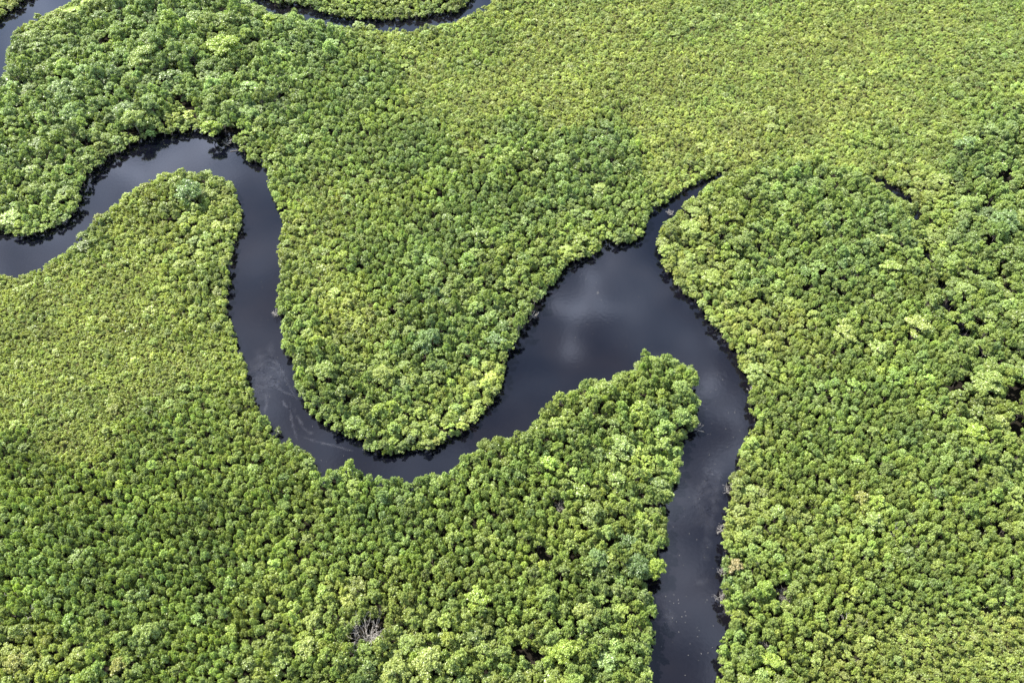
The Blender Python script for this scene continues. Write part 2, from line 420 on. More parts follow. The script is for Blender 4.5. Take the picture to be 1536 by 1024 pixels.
TONES = np.array([(.290, .328, .078), (.235, .298, .070), (.204, .278, .080)])
NAMED = {'bright': (.28, .355, .06), 'pale': (.262, .325, .082), 'green': (.205, .295, .055), 'dark': (.125, .185, .055), 'olive': (.27, .275, .07), 'tan': (.33, .28, .13),
         'blue': (.182, .258, .082), 'yellow': (.29, .335, .085), 'mid': (.2, .27, .065)}

def tone_colour(t, r):
    t = min(max(t, 0), 2)
    i = min(int(t), 1)
    c = TONES[i] * (1 - (t - i)) + TONES[i + 1] * (t - i)
    c = c * math.exp(r.normal(0, .12))
    return c * np.array([math.exp(r.normal(0, .03)), 1, math.exp(r.normal(0, .09))])

def crown_points(x, y, R, h, bottom):
    """sample points on the crowns' outlines, arrays in, (n,k) out"""
    pts = []
    for fz, fr in ((.98, .35), (.84, .8), (.62, 1.0)):
        for a in range(8):
            an = a * PI / 4
            pts.append((x + R * fr * math.cos(an) * .96, y + R * fr * math.sin(an) * .96, bottom + (h - bottom) * fz))
    for a in range(8):
        an = a * PI / 4
        pts.append((x + R * .75 * math.cos(an), y + R * .75 * math.sin(an), bottom + (h - bottom) * .12))
    X = np.stack([p[0] for p in pts], 1); Y = np.stack([p[1] for p in pts], 1); Z = np.stack([p[2] for p in pts], 1)
    return X, Y, Z

# trees that stand out in the photo: crown centre px, py, width px, colour, kind, label
STAND_OUT = [
 (716,893,44,'bright','lobed','bright lime-green mangrove alone in the dark canopy of the lower middle'),
 (1378,486,44,'yellow','lobed','pale yellow-green lobed mangrove, biggest of three pale crowns in the right-hand forest'),
 (1271,499,38,'yellow','lobed','pale yellow-green mangrove, nearest the pool of three pale crowns in the right-hand forest'),
 (1318,522,36,'pale','lobed','faded pale mangrove, lowest of three pale crowns in the right-hand forest'),
 (1345,564,36,'green','lobed','vivid green mangrove just below the three pale crowns of the right-hand forest'),
 (1388,609,26,'bright','lobed','small lime-green mangrove in the right-hand forest, left of the dark clearing'),
 (1466,650,40,'bright','lobed','lime-green lobed mangrove below the dark clearing near the right edge'),
 (1500,634,34,'yellow','lobed','pale yellow-green mangrove between the lime-green crown and the right edge clearing'),
 (1485,572,50,'pale','broad','broad pale-green mangrove on the right side of the dark clearing with water'),
 (1318,754,32,'bright','lobed','lime-green mangrove in the middle of the lower right forest'),
 (1294,744,28,'olive','lobed','olive mangrove just left of the lime-green crown in the lower right forest'),
 (1156,992,34,'bright','lobed','lime-green mangrove by the lower river, close to the bottom edge'),
 (1311,782,38,'pale','lobed','broad grey-green mangrove under the lime-green crown in the lower right forest'),
 (1105,849,26,'tan','lobed','tan-leaved mangrove behind the grey bush on the lower river right bank'),
 (1325,359,30,'yellow','lobed','pale yellow crown near the top of the forested bend at right'),
 (1114,399,24,'pale','lobed','pale crown inland of the pool, above its right bank'),
 (645,992,52,'yellow','broad','broad pale yellow-green mangrove at the bottom edge, right of the dead tree'),
 (593,1004,46,'yellow','broad','pale yellow-green mangrove at the bottom edge, straight below the dead tree'),
 (846,976,46,'bright','broad','lime-green broad mangrove at the bottom, left of the lower river'),
 (876,916,40,'yellow','broad','yellow-green broad mangrove above the lime-green one at lower centre'),
 (896,836,38,'blue','broad','tall blue-green mangrove left of the lower river, standing above its neighbours'),
 (956,846,40,'dark','broad','dark green broad mangrove beside the notch in the lower river left bank'),
 (943,809,34,'dark','lobed','dark green mangrove just above the broad dark crown by the notch'),
 (958,776,32,'bright','lobed','lime-green mangrove near the lower river left bank, above the notch'),
 (983,848,34,'bright','broad','bright mangrove overhanging the water at the notch in the lower river left bank'),
 (789,942,20,'pale','lobed','small grey-green mangrove rising alone at lower centre'),
 (468,928,34,'yellow','lobed','pale yellow-green mangrove, upper of two pale crowns left of the dead tree'),
 (464,968,38,'yellow','lobed','pale yellow-green mangrove, lower of two pale crowns left of the dead tree'),
 (418,999,32,'pale','lobed','grey-green mangrove at the bottom edge, left of the two pale crowns'),
 (120,979,30,'yellow','lobed','pale yellow-green mangrove near the lower left corner'),
 (217,946,42,'pale','broad','broad domed grey-green mangrove in the lower left forest'),
 (174,1000,30,'olive','lobed','brownish olive mangrove at the bottom edge of the lower left forest'),
 (20,993,34,'olive','lobed','pale olive mangrove in the lower left corner'),
 (105,930,30,'green','lobed','vivid green mangrove in the lower left forest, near the left edge'),
 (701,389,32,'green','lobed','vivid green lobed mangrove in the middle of the central tongue of land'),
 (575,562,40,'yellow','broad','pale yellow-green mangrove in the lower part of the central tongue'),
 (646,502,38,'blue','broad','broad blue-green mangrove in the middle of the central tongue'),
 (742,506,32,'blue','lobed','blue-green mangrove close to the pool on the central tongue'),
 (486,555,40,'pale','broad','broad grey-green mangrove on the central tongue, above the foam streaks'),
 (334,66,58,'bright','broad','large lime-green mangrove in the tall upper left forest'),
 (214,82,50,'pale','broad','large grey-green mangrove in the tall upper left forest'),
 (404,30,32,'bright','lobed','lime-green mangrove by the bend of the top river'),
 (200,176,44,'pale','broad','pale broad mangrove in the upper left forest, above the looping river'),
 (317,190,34,'bright','lobed','lime-green mangrove overhanging the outside of the river loop at upper left'),
 (283,283,44,'blue','broad','blue-green broad mangrove on the small peninsula inside the upper left loop'),
 (1505,330,48,'blue','broad','tall blue-green mangrove near the right edge, below the dark pool'),
 (1450,215,34,'blue','lobed','blue-green mangrove where the scrub meets tall trees at upper right'),
]

def plant_fixed():
    for (px, py, w, colr, kind, label) in STAND_OUT:
        R0, H0 = KINDS[kind]
        x, y = ground_at(px, py, H0 * .75)
        for _ in range(3):
            _, _, dep = project(x, y, H0 * .75)
            R = w * dep / F / 2
            s = R / R0
            sz = min(1.25, max(.6, s ** .5))
            x, y = ground_at(px, py, H0 * sz * .78)
        TREES.append((x, y, kind, s, sz, np.array(NAMED[colr]), px, py, w, label))
        put(x, y, 2 * R * .9)

ISLET = [(925,356,18),(939,357,20),(951,354,18),(934,350,16)]

def scatter(n, k, size_mul, kind_rule, box, seed, low=False, edge=False, under=False):
    r = np.random.default_rng(seed)
    px = r.uniform(box[0], box[2], n); py = r.uniform(box[1], box[3], n)
    if edge:                                                       # along the water line
        band = dilate(water, 16) & ~water
        ii, jj = np.nonzero(band)
        s = r.integers(0, len(ii), n)
        px = jj[s] + X0 + r.uniform(-.5, .5, n); py = ii[s] + Y0 + r.uniform(-.5, .5, n)
    fl = fields(px, py)
    h = fl[:, 1]
    x, y = ground_at(px, py, h * .75)
    _, _, dep = project(x, y, h * .75)
    patch = wobble(x, y, 55, 5) * .25 + wobble(x, y, 18, 6) * .2
    d = fl[:, 0] * dep / F * np.exp(r.normal(0, 1, n) * np.where(fl[:, 0] < 12, .3, np.where(fl[:, 3] < .35, .15, .24))) * size_mul * np.where(fl[:, 0] < 13, .78, np.where(fl[:, 3] < .45, .74, .84))
    tone = fl[:, 2] + patch + r.normal(0, .11, n)
    h = h * np.exp(r.normal(0, 1, n) * np.where(fl[:, 3] > .5, .2, .13)) * (1 + .08 * wobble(x, y, 14, 9))
    tint_patch = np.exp(.07 * wobble(x, y, 5, 14) + .09 * wobble(x, y, 11, 12) + .1 * wobble(x, y, 40, 13))  # foliage tint varies in patches across the land
    lob = fl[:, 3] + r.normal(0, .22, n)
    shore = np.zeros(n)
    for k_ in (6, 12, 18, 24):
        shore = np.maximum(shore, look(water, px, py + k_) * (1 - (k_ - 6) / 30))
    h = np.where(shore > 0, np.minimum(h, 2.2 + (1 - shore) * 4.5), h)
    d = np.where(shore > 0, np.minimum(d, 3.4), d)
    if under:
        h = np.where(h < 4, h * .7, h * .5)
    kinds = []
    for i in range(n):
        kinds.append(kind_rule(d[i], lob[i], h[i], tone[i], r))
    R0 = np.array([KINDS[q][0] for q in kinds]); H0 = np.array([KINDS[q][1] for q in kinds])
    h = np.where((np.array(kinds) == 'scrub') & (h < 3.4), np.minimum(h, d * 1.0 + .3), h)
    s = d / 2 / R0
    if low: h = np.minimum(h * .62, 3.6)
    sz = np.clip(h / H0, .45, 1.35)
    bottom = np.where(np.array(kinds) == 'fringe', .3, np.where(np.array(kinds) == 'scrub', .4, .45)) * H0 * sz * np.where(np.array(kinds) == 'fringe', .5, 1)
    X, Y, Z = crown_points(x, y, d / 2, H0 * sz, bottom)
    qx, qy, _ = project(X, Y, Z)
    qy = qy + (np.where(r.random(n) < .06, r.uniform(3, 10, n), 0) * (shore == 0))[:, None]     # a few crowns lean out over the water
    bad = look(keep_clear, qx, qy).sum(1) > 0
    bx, by, _ = project(x, y, np.zeros(n))
    bad |= look(water_core, bx, by)
    
    for i in np.nonzero(~bad)[0]:
        if free(x[i], y[i], d[i], k * (1.16 if kinds[i] == 'dome' else 1)):
            put(x[i], y[i], d[i])
            cxp, cyp, dep_i = project(x[i], y[i], H0[i] * sz[i] * .75)
            TREES.append((x[i], y[i], kinds[i], s[i], sz[i], tone_colour(tone[i], r) * tint_patch[i], cxp, cyp, d[i] * F / dep_i, None))

def rule_main(d, lob, h, tone, r):
    if d < 2.35 and h < 3.4: return 'scrub'
    if d > 6.0 and lob > .45: return 'broad'
    if lob > .42 and d > 2.8: return 'lobed'
    if h < 3.3: return 'fringe' if d > 2.4 else 'scrub'
    return 'dome'

def rule_low(d, lob, h, tone, r):
    return 'scrub' if d < 2.0 else 'fringe'

def rule_under(d, lob, h, tone, r):
    return 'scrub' if d < 2.1 else ('fringe' if h < 3.4 else 'dome')

plant_fixed()
BOX = (-190, -95, 1726, 1150)
def rule_emergent(d, lob, h, tone, r):
    return 'scrub' if h < 2.9 else ('lobed' if h < 8 else 'broad')
scatter(2600, 1.5, 1.55, rule_emergent, BOX, 20)
scatter(300000, .70, 1.0, rule_main, BOX, 21)
scatter(70000, .66, .85, rule_low, BOX, 22, low=True, edge=True)
scatter(160000, .66, .72, rule_main, BOX, 23)
scatter(80000, .56, .62, rule_low, BOX, 24, low=True)
upper_cells, cells = cells, {}
scatter(110000, .7, .9, rule_under, BOX, 25, under=True)
print('plants', len(TREES), {k: sum(t[2] == k for t in TREES) for k in KINDS})

# ------------------------------------------------------------------ choose the plants that are objects of their own
inside = lambda t: -5 < t[6] < 1541 and -5 < t[7] < 1029
tree_ids = [i for i, t in enumerate(TREES) if t[2] != 'scrub' and t[2] != 'fringe' and inside(t) and t[9] is None]
bush_ids = [i for i, t in enumerate(TREES) if t[2] in ('scrub', 'fringe') and inside(t)]
n_fixed = sum(t[9] is not None for t in TREES)
tree_ids.sort(key=lambda i: -TREES[i][8]); bush_ids.sort(key=lambda i: -TREES[i][8])
solo_trees = [i for i, t in enumerate(TREES) if t[9] is not None] + tree_ids[:300 - n_fixed]
solo_bushes = bush_ids[:300]

# labels: colour and build, then where it stands
BANKS = [
 ("up the lower river's right bank", 'from the bottom edge', [(1072,1024),(1077,966),(1090,926),(1078,876),(1087,826),(1084,792),(1097,741),(1106,690)]),
 ("up the lower river's left bank", 'from the bottom edge', [(986,1024),(985,899),(973,869),(1000,849),(1005,799),(1006,749),(1023,722),(1027,680)]),
 ("down the pool's right bank", 'from the narrow inlet', [(985,347),(986,380),(1013,429),(1057,479),(1088,517),(1113,562),(1124,600),(1130,640),(1106,690)]),
 ('along the middle headland shore', 'from the right', [(1033,651),(1050,630),(1051,558),(1016,537),(966,524),(913,567),(863,582),(819,606),(779,651)]),
 ('along the near shore of the middle bend', 'from the right', [(779,651),(727,659),(686,689),(637,708),(582,714),(529,699),(485,713),(460,672),(414,659)]),
 ("up the long reach's left bank", 'from the middle bend', [(414,659),(383,599),(369,537),(343,472),(349,409),(366,345),(357,297)]),
 ('along the small peninsula shore', 'from the right', [(357,297),(347,271),(301,258),(257,257),(197,284),(134,337),(90,379),(20,414)]),
 ("down the long reach's right bank", 'from the river loop', [(400,257),(411,305),(414,392),(411,459),(420,522),(447,592),(484,638)]),
 ("along the central tongue's tip", 'from the left', [(484,638),(539,661),(581,684),(645,678),(706,644),(736,612)]),
 ("up the pool's left bank", 'from the tongue tip', [(736,612),(759,556),(791,503),(819,451),(844,408),(903,374)]),
 ('along the far shore of the river loop', 'from the left', [(35,360),(117,318),(131,264),(205,216),(290,196),(345,207),(400,257)]),
]

LANDMARKS = [(t[0], t[1], n) for t, n in ((q, q[5]) for q in STAND_OUT)]
SHORT = ['lone lime-green mangrove at lower middle', 'biggest pale crown in the right-hand forest', 'pale crown nearest the pool', 'lowest of three pale crowns at right',
 'vivid green crown under three pale ones', 'small lime crown by the dark clearing', 'lime crown below the dark clearing', 'pale crown below the right clearing', 'broad pale crown beside the clearing',
 'lime crown of the lower right forest', 'olive crown of the lower right forest', 'lime crown by the lower river', 'broad grey-green crown at lower right', 'tan mangrove by the lower river',
 'pale crown atop the right-hand bend', 'pale crown inland of the pool', 'pale broad crown beside the dead tree', 'pale crown below the dead tree', 'lime broad crown at bottom centre',
 'yellow-green broad crown at lower centre', 'tall blue-green crown at lower centre', 'dark broad crown beside the notch', 'dark crown above the notch', 'lime crown above the notch', 'bright crown over the notch',
 'small grey-green crown at lower centre', 'upper pale crown left of the dead tree', 'lower pale crown left of the dead tree', 'grey-green crown at bottom left centre', 'pale crown near the lower left corner',
 'broad domed crown at lower left', 'brownish crown at bottom left', 'pale olive crown in the corner', 'vivid green crown at lower left', 'vivid green crown of the central tongue', 'pale crown low on the central tongue',
 'broad blue-green crown of the central tongue', 'blue-green crown by the pool', 'grey-green crown above the foam', 'large lime crown at upper left', 'large grey-green crown at upper left',
 'lime crown by the top river', 'pale broad crown above the loop', 'lime crown overhanging the loop', 'blue-green crown of the small peninsula', 'tall blue-green crown by the right edge', 'blue-green crown at the scrub edge']
ORD = 'first second third fourth fifth sixth seventh eighth ninth tenth eleventh twelfth thirteenth fourteenth fifteenth sixteenth seventeenth eighteenth nineteenth twentieth'.split()
TENS = {20: 'twenty', 30: 'thirty', 40: 'forty', 50: 'fifty', 60: 'sixty', 70: 'seventy', 80: 'eighty', 90: 'ninety'}

def ordinal(k):
    if k < 20: return ORD[k]
    t, u = divmod(k + 1, 10)
    if t * 10 not in TENS: return 'hundredth' if k == 99 else 'furthest'
    return TENS[t * 10] + '-' + ORD[u - 1] if u else TENS[t * 10][:-1] + 'ieth'

def bank_of(px, py):
    best = None
    for bi, (nm, how, pl) in enumerate(BANKS):
        run = 0
        for (ax, ay), (bx, by) in zip(pl, pl[1:]):
            ln = math.hypot(bx - ax, by - ay)
            t = max(0, min(1, ((px - ax) * (bx - ax) + (py - ay) * (by - ay)) / ln ** 2))
            dd = math.hypot(px - ax - t * (bx - ax), py - ay - t * (by - ay))
            if dd < 22 and (best is None or dd < best[0]):
                best = (dd, bi, run + t * ln)
            run += ln
    return best

def tone_word(c):
    r, g, b = c
    v = .3 * r + .6 * g + .1 * b
    if r / g > .93: return 'olive'
    if r / g > .78: return 'yellow-green'
    if v < .23: return 'dark-green'
    if b / g > .33: return 'blue-green'
    if v > .28: return 'light-green'
    return 'mid-green'

BUILD = {'dome': 'big round', 'lobed': 'big lobed', 'broad': 'broad', 'scrub': 'airy', 'fringe': 'large'}

def name_all(ids, pool, noun, group_edge, group_in):
    labels, groups, bank_rows, sectors = {}, {}, {}, {}
    chosen_set = set(ids)
    for i in pool:
        t = TREES[i]
        if t[9] is not None:
            labels[i] = t[9]; groups[i] = 'mangroves that stand out from the canopy'; continue
        look_ = tone_word(t[5]) + ' ' + BUILD[t[2]]
        b = bank_of(t[6], t[7])
        if b:
            bank_rows.setdefault((b[1], look_), []).append((b[2], i))
            continue
        k = min(range(len(LANDMARKS)), key=lambda q: (LANDMARKS[q][0] - t[6]) ** 2 + (LANDMARKS[q][1] - t[7]) ** 2)
        dx, dy = t[6] - LANDMARKS[k][0], t[7] - LANDMARKS[k][1]
        way = ['right', 'lower right', 'below', 'lower left', 'left', 'upper left', 'above', 'upper right'][int(round(math.atan2(dy, dx) / (PI / 4))) % 8]
        sectors.setdefault((k, way, look_), []).append((math.hypot(dx, dy), i))
    for (bi, look_), lst in bank_rows.items():
        lst.sort()
        for k, (_, i) in enumerate(lst):
            if i in chosen_set:
                groups[i] = group_edge
                labels[i] = '%s %s %s %s, %s' % (ordinal(k), look_, noun, BANKS[bi][0], BANKS[bi][1])
    for (lm, way, look_), lst in sectors.items():
        lst.sort()
        for k, (_, i) in enumerate(lst):
            if i in chosen_set:
                groups[i] = group_in
                side = {'below': 'below the', 'above': 'above the', 'left': 'left of the', 'right': 'right of the'}.get(way, way.replace(' ', '-') + ' of the')
                labels[i] = '%s %s %s %s %s' % (ordinal(k), look_, noun, side, SHORT[lm])
    return labels, groups

tl, tg = name_all(solo_trees, solo_trees, 'mangrove', 'mangrove trees lining the river', 'mangrove trees in the canopy')
bl, bg = name_all(solo_bushes, solo_bushes, 'bush', 'mangrove bushes lining the river', 'mangrove bushes under the canopy')
for d_ in (tl, bl):
    for i, v in d_.items():
        if len(v.replace('-', ' ').split()) > 16: print('LONG', v)

# ------------------------------------------------------------------ build the single plants
crown_me = [s[1].build('crown', LEAF_OBJ) for s in SHAPES]
wood_me = [s[2].build('trunk', BARK) for s in SHAPES]
bush_me = [joined('mangrove_bush', s[1], s[2], LEAF_OBJ, BARK) if s[0] in ('scrub', 'fringe') else None for s in SHAPES]
GROUND_Z = 0.1
chosen = {}
for i, t in enumerate(TREES):
    chosen[i] = random.choice(BY_KIND[t[2]])

def pose(o, t):
    o.location = (t[0], t[1], GROUND_Z)
    o.rotation_euler = (random.gauss(0, .05), random.gauss(0, .05), random.uniform(0, 2 * PI))
    o.scale = (t[3] * random.uniform(.92, 1.08), t[3] * random.uniform(.92, 1.08), t[4])

for i in solo_trees:
    t = TREES[i]; k = chosen[i]
    root = bpy.data.objects.new('mangrove_tree', None)
    root.empty_display_size = .5
    COL.objects.link(root); pose(root, t)
    root['label'] = tl[i]; root['category'] = 'tree'; root['group'] = tg[i]
    c = bpy.data.objects.new('crown', crown_me[k]); COL.objects.link(c); c.parent = root
    c.color = (*t[5], 1)
    w = bpy.data.objects.new('trunk', wood_me[k]); COL.objects.link(w); w.parent = root
for i in solo_bushes:
    t = TREES[i]
    o = bpy.data.objects.new('mangrove_bush', bush_me[chosen[i]]); COL.objects.link(o); pose(o, t)
    o.color = (*t[5], 1)
    o['label'] = bl[i]; o['category'] = 'bush'; o['group'] = bg[i]

# ------------------------------------------------------------------ the rest of the forest: instances on points
proto_obs = []
for k, s in enumerate(SHAPES):
    ob = bpy.data.objects.new('mangrove_shape', joined('mangrove_shape', s[1], s[2], LEAF_PTS, BARK))   # source only, never linked
    proto_obs.append(ob)

def forest(name, ids, label, cat):
    me = bpy.data.meshes.new(name)
    n = len(ids)
    me.vertices.add(n)
    me.vertices.foreach_set('co', np.array([(TREES[i][0], TREES[i][1], GROUND_Z) for i in ids], np.float32).ravel())
    def attr(nm, typ, key, arr):
        a = me.attributes.new(nm, typ, 'POINT'); a.data.foreach_set(key, np.asarray(arr).ravel())
    attr('tint', 'FLOAT_COLOR', 'color', np.array([(*TREES[i][5], 1) for i in ids], np.float32))
    attr('shape', 'INT', 'value', np.array([chosen[i] for i in ids], np.int32))
    attr('turn', 'FLOAT_VECTOR', 'vector', np.array([(random.gauss(0, .05), random.gauss(0, .05), random.uniform(0, 2 * PI)) for i in ids], np.float32))
    attr('size', 'FLOAT_VECTOR', 'vector', np.array([(TREES[i][3] * random.uniform(.92, 1.08), TREES[i][3] * random.uniform(.92, 1.08), TREES[i][4]) for i in ids], np.float32))
    ob = bpy.data.objects.new(name, me); COL.objects.link(ob)
    ob['label'] = label; ob['category'] = cat; ob['kind'] = 'stuff'
    ng = bpy.data.node_groups.new(name, 'GeometryNodeTree')
    ng.interface.new_socket('Geometry', in_out='INPUT', socket_type='NodeSocketGeometry')
    ng.interface.new_socket('Geometry', in_out='OUTPUT', socket_type='NodeSocketGeometry')
    N, L = ng.nodes, ng.links
    gi, go = N.new('NodeGroupInput'), N.new('NodeGroupOutput')
    join = N.new('GeometryNodeJoinGeometry')
    def named(nm, typ):
        a = N.new('GeometryNodeInputNamedAttribute'); a.data_type = typ; a.inputs['Name'].default_value = nm
        return a.outputs['Attribute']
    a_shape, a_turn, a_size = named('shape', 'INT'), named('turn', 'FLOAT_VECTOR'), named('size', 'FLOAT_VECTOR')
    e2r = N.new('FunctionNodeEulerToRotation'); L.new(a_turn, e2r.inputs[0])
    for k in sorted(set(chosen[i] for i in ids)):
        oi = N.new('GeometryNodeObjectInfo'); oi.inputs['Object'].default_value = proto_obs[k]; oi.inputs['As Instance'].default_value = True
        cmpn = N.new('FunctionNodeCompare'); cmpn.data_type = 'INT'; cmpn.operation = 'EQUAL'
        ins = [q for q in cmpn.inputs if q.type == 'INT']
        L.new(a_shape, ins[0]); ins[1].default_value = k
        iop = N.new('GeometryNodeInstanceOnPoints')
        L.new(gi.outputs[0], iop.inputs['Points']); L.new(cmpn.outputs[0], iop.inputs['Selection'])
        L.new(oi.outputs['Geometry'], iop.inputs['Instance']); L.new(e2r.outputs[0], iop.inputs['Rotation']); L.new(a_size, iop.inputs['Scale'])
        L.new(iop.outputs[0], join.inputs[0])
    L.new(join.outputs[0], go.inputs[0])
    md = ob.modifiers.new('plants', 'NODES'); md.node_group = ng
    return ob

solo = set(solo_trees) | set(solo_bushes)
forest('mangrove_forest', [i for i, t in enumerate(TREES) if i not in solo and t[2] not in ('scrub', 'fringe')],
       'dense green mangrove forest canopy covering the land around the winding river', 'forest')
forest('mangrove_scrub', [i for i, t in enumerate(TREES) if i not in solo and t[2] in ('scrub', 'fringe')],
       'low olive-green mangrove scrub filling the flats between the taller trees', 'scrub')

# ------------------------------------------------------------------ dead wood
def wood_thing(name, px, py, geo, label, cat, group=None, mat=PALE_WOOD, scale=1.0, tilt=(0, 0), z=0.05):
    x, y = ground_at(px, py, z)
    o = bpy.data.objects.new(name, geo.build(name, mat)); COL.objects.link(o)
    o.location = (x, y, z); o.scale = (scale,) * 3; o.rotation_euler = (tilt[0], tilt[1], random.uniform(0, 6))
    o['label'] = label; o['category'] = cat
    if group: o['group'] = group
    return o

wood_thing('dead_tree', 553, 962, bare_branches(7.6, 7.5, 12, .10, .85), 'large leafless grey dead tree in a hole in the lower middle canopy', 'dead tree')
BG = 'leafless grey bushes along the banks'
for px, py, H, R, lab in [
    (1083,903,3.2,2.6,'leafless grey bush leaning over the lower river, halfway up its right bank'),
    (1094,738,3.0,2.2,'grey half-bare bush at the top of the lower river right bank'),
    (1083,862,2.4,1.8,'small grey bush just below the pale bush on the lower river right bank'),
    (1082,795,2.4,1.8,'grey bush by a dark gap on the lower river right bank'),
    (1127,590,2.6,2.0,'pale bare bush at the lower end of the pool right bank'),
    (1044,644,2.8,2.6,'brownish bare branches at the water on the right side of the headland'),
    (342,217,3.0,3.0,'pale dead branches standing in the water at the top of the river loop'),
    (416,474,2.6,2.0,'grey bare bush beside the long reach on the central tongue'),
    (800,476,2.4,2.0,'grey bare bush on the central tongue beside the wide pool'),
    (1006,322,2.2,1.6,'grey bare bush at the mouth of the narrow inlet'),
    (840,762,3.4,2.4,'brown dead twigs in a small gap, middle of the headland forest'),
    (1171,899,3.4,2.4,'brown dead twigs beside a dark gap inland of the lower river'),
    (1148,969,3.4,2.4,'grey dead twigs just above the lime-green crown by the lower river')]:
    wood_thing('bare_bush', px, py, bare_branches(H, R, 8, .06, .7), lab, 'bare bush', BG)
for px, py, H, lab in [
    (1332,806,6,'white leaning dead trunk over a dark gap in the lower right forest'),
    (1262,935,5,'short pale dead trunk in the lower right forest'),
    (29,902,5.5,'brown dead snag near the left edge, upper of two'),
    (52,921,5.5,'white dead snag near the left edge, lower of two')]:
    wood_thing('dead_snag', px, py, bare_branches(H, H * .5, 2, .1, 1.0), lab, 'dead tree', 'pale dead snags in the canopy', tilt=(random.gauss(0, .15), random.gauss(0, .15)))
lg = Geo(); lg.tube([(-1.6, 0, .05), (0, .15, .12), (1.7, 0, .1)], [.12, .1, .05], 6); lg.tube([(.4, .1, .1), (1.1, .8, .3)], [.06, .03], 4)
o = wood_thing('fallen_branch', 352, 227, lg, 'thin reddish fallen branch floating by the shore of the river loop', 'branch', mat=BARK); o.rotation_euler = (0, 0, .2)

# sprig of mangrove standing in the water off the left bank
for (px, py, w, lab) in [(417,647,16,'small lone mangrove sapling standing in the water at the middle bend')]:
    x, y = ground_at(px, py, 1.2)
    o = bpy.data.objects.new('mangrove_sapling', bush_me[BY_KIND['scrub'][1]]); COL.objects.link(o)
    o.location = (x, y, 0); o.scale = (1.2, 1.2, 1.1); o.color = (.15, .18, .06, 1)
    o['label'] = lab; o['category'] = 'sapling'

# ------------------------------------------------------------------ ground and water
gx = np.arange(-330, 331, 1.5); gy = np.arange(-10, 520, 1.5)
GX, GY = np.meshgrid(gx, gy)
qx, qy, _ = project(GX, GY, np.zeros_like(GX))
wet = look(dilate(water, 4), qx, qy) & (qx > X0 + 2) & (qx < X0 + MW - 2) & (qy > Y0 + 2) & (qy < Y0 + MH - 2)
Zg = np.where(wet, -1.4, .12)
for _ in range(2):
    P = np.pad(Zg, 1, mode='edge')
    Zg = (P[1:-1, 1:-1] * 2 + P[:-2, 1:-1] + P[2:, 1:-1] + P[1:-1, :-2] + P[1:-1, 2:]) / 6
Zg = Zg + np.where(wet, 0, wobble(GX, GY, 9, 8) * .05)
Zg[0] = Zg[-1] = .12; Zg[:, 0] = Zg[:, -1] = .12
nx, ny = len(gx), len(gy)
V = np.stack([GX, GY, Zg], -1).reshape(-1, 3)
I = np.arange(nx * ny).reshape(ny, nx)
Q = np.stack([I[:-1, :-1], I[:-1, 1:], I[1:, 1:], I[1:, :-1]], -1).reshape(-1, 4)
E = 9000.0
xa, xb, ya, yb = gx[0], gx[-1], gy[0], gy[-1]
n0 = len(V)
outer = [(-E, -E, .12), (E, -E, .12), (E, E, .12), (-E, E, .12)]
V = np.concatenate([V, np.array(outer)])
c00, c10, c11, c01 = I[0, 0], I[0, -1], I[-1, -1], I[-1, 0]
Q = np.concatenate([Q, [[n0, n0 + 1, c10, c00], [n0 + 1, n0 + 2, c11, c10], [n0 + 2, n0 + 3, c01, c11], [n0 + 3, n0, c00, c01]]])
gm = mesh_from('ground', V, Q, [MUD], smooth=True)
fh = fields(qx.ravel(), qy.ravel())[:, 1]
dry = np.clip((4.2 - fh) / 1.6, 0, 1) * (1 - look(dilate(water, 9), qx.ravel(), qy.ravel()))
at = gm.attributes.new('dry', 'FLOAT', 'POINT'); at.data.foreach_set('value', np.concatenate([dry, np.zeros(4)]).astype(np.float32))
g = bpy.data.objects.new('ground', gm); COL.objects.link(g); g['kind'] = 'structure'

wm, N, L = new_mat('river_water')
out = N.new('ShaderNodeOutputMaterial'); pb = N.new('ShaderNodeBsdfPrincipled')
tw = N.new('ShaderNodeTexCoord'); n2 = N.new('ShaderNodeTexNoise'); n2.inputs['Scale'].default_value = .035; n2.inputs['Detail'].default_value = 5
L.new(tw.outputs['Object'], n2.inputs['Vector'])
silt = N.new('ShaderNodeValToRGB'); silt.color_ramp.elements[0].position = .4; silt.color_ramp.elements[1].position = .68
silt.color_ramp.elements[0].color = (.0014, .0017, .0036, 1); silt.color_ramp.elements[1].color = (.0045, .0038, .0050, 1)
L.new(n2.outputs['Fac'], silt.inputs['Fac']); L.new(silt.outputs[0], pb.inputs['Base Color'])
pb.inputs['Roughness'].default_value = .07
pb.inputs['IOR'].default_value = 1.333
tc = N.new('ShaderNodeTexCoord')
nz = N.new('ShaderNodeTexNoise'); nz.inputs['Scale'].default_value = .9; nz.inputs['Detail'].default_value = 4
bp = N.new('ShaderNodeBump'); bp.inputs['Strength'].default_value = .035; bp.inputs['Distance'].default_value = .12
L.new(tc.outputs['Object'], nz.inputs['Vector']); L.new(nz.outputs['Fac'], bp.inputs['Height']); L.new(bp.outputs[0], pb.inputs['Normal'])
L.new(pb.outputs[0], out.inputs[0])
me = mesh_from('river_water', [(xa + 2, ya + 2, 0), (xb - 2, ya + 2, 0), (xb - 2, yb - 2, 0), (xa + 2, yb - 2, 0)], [[0, 1, 2, 3]], [wm])
o = bpy.data.objects.new('river_water', me); COL.objects.link(o); o['kind'] = 'structure'

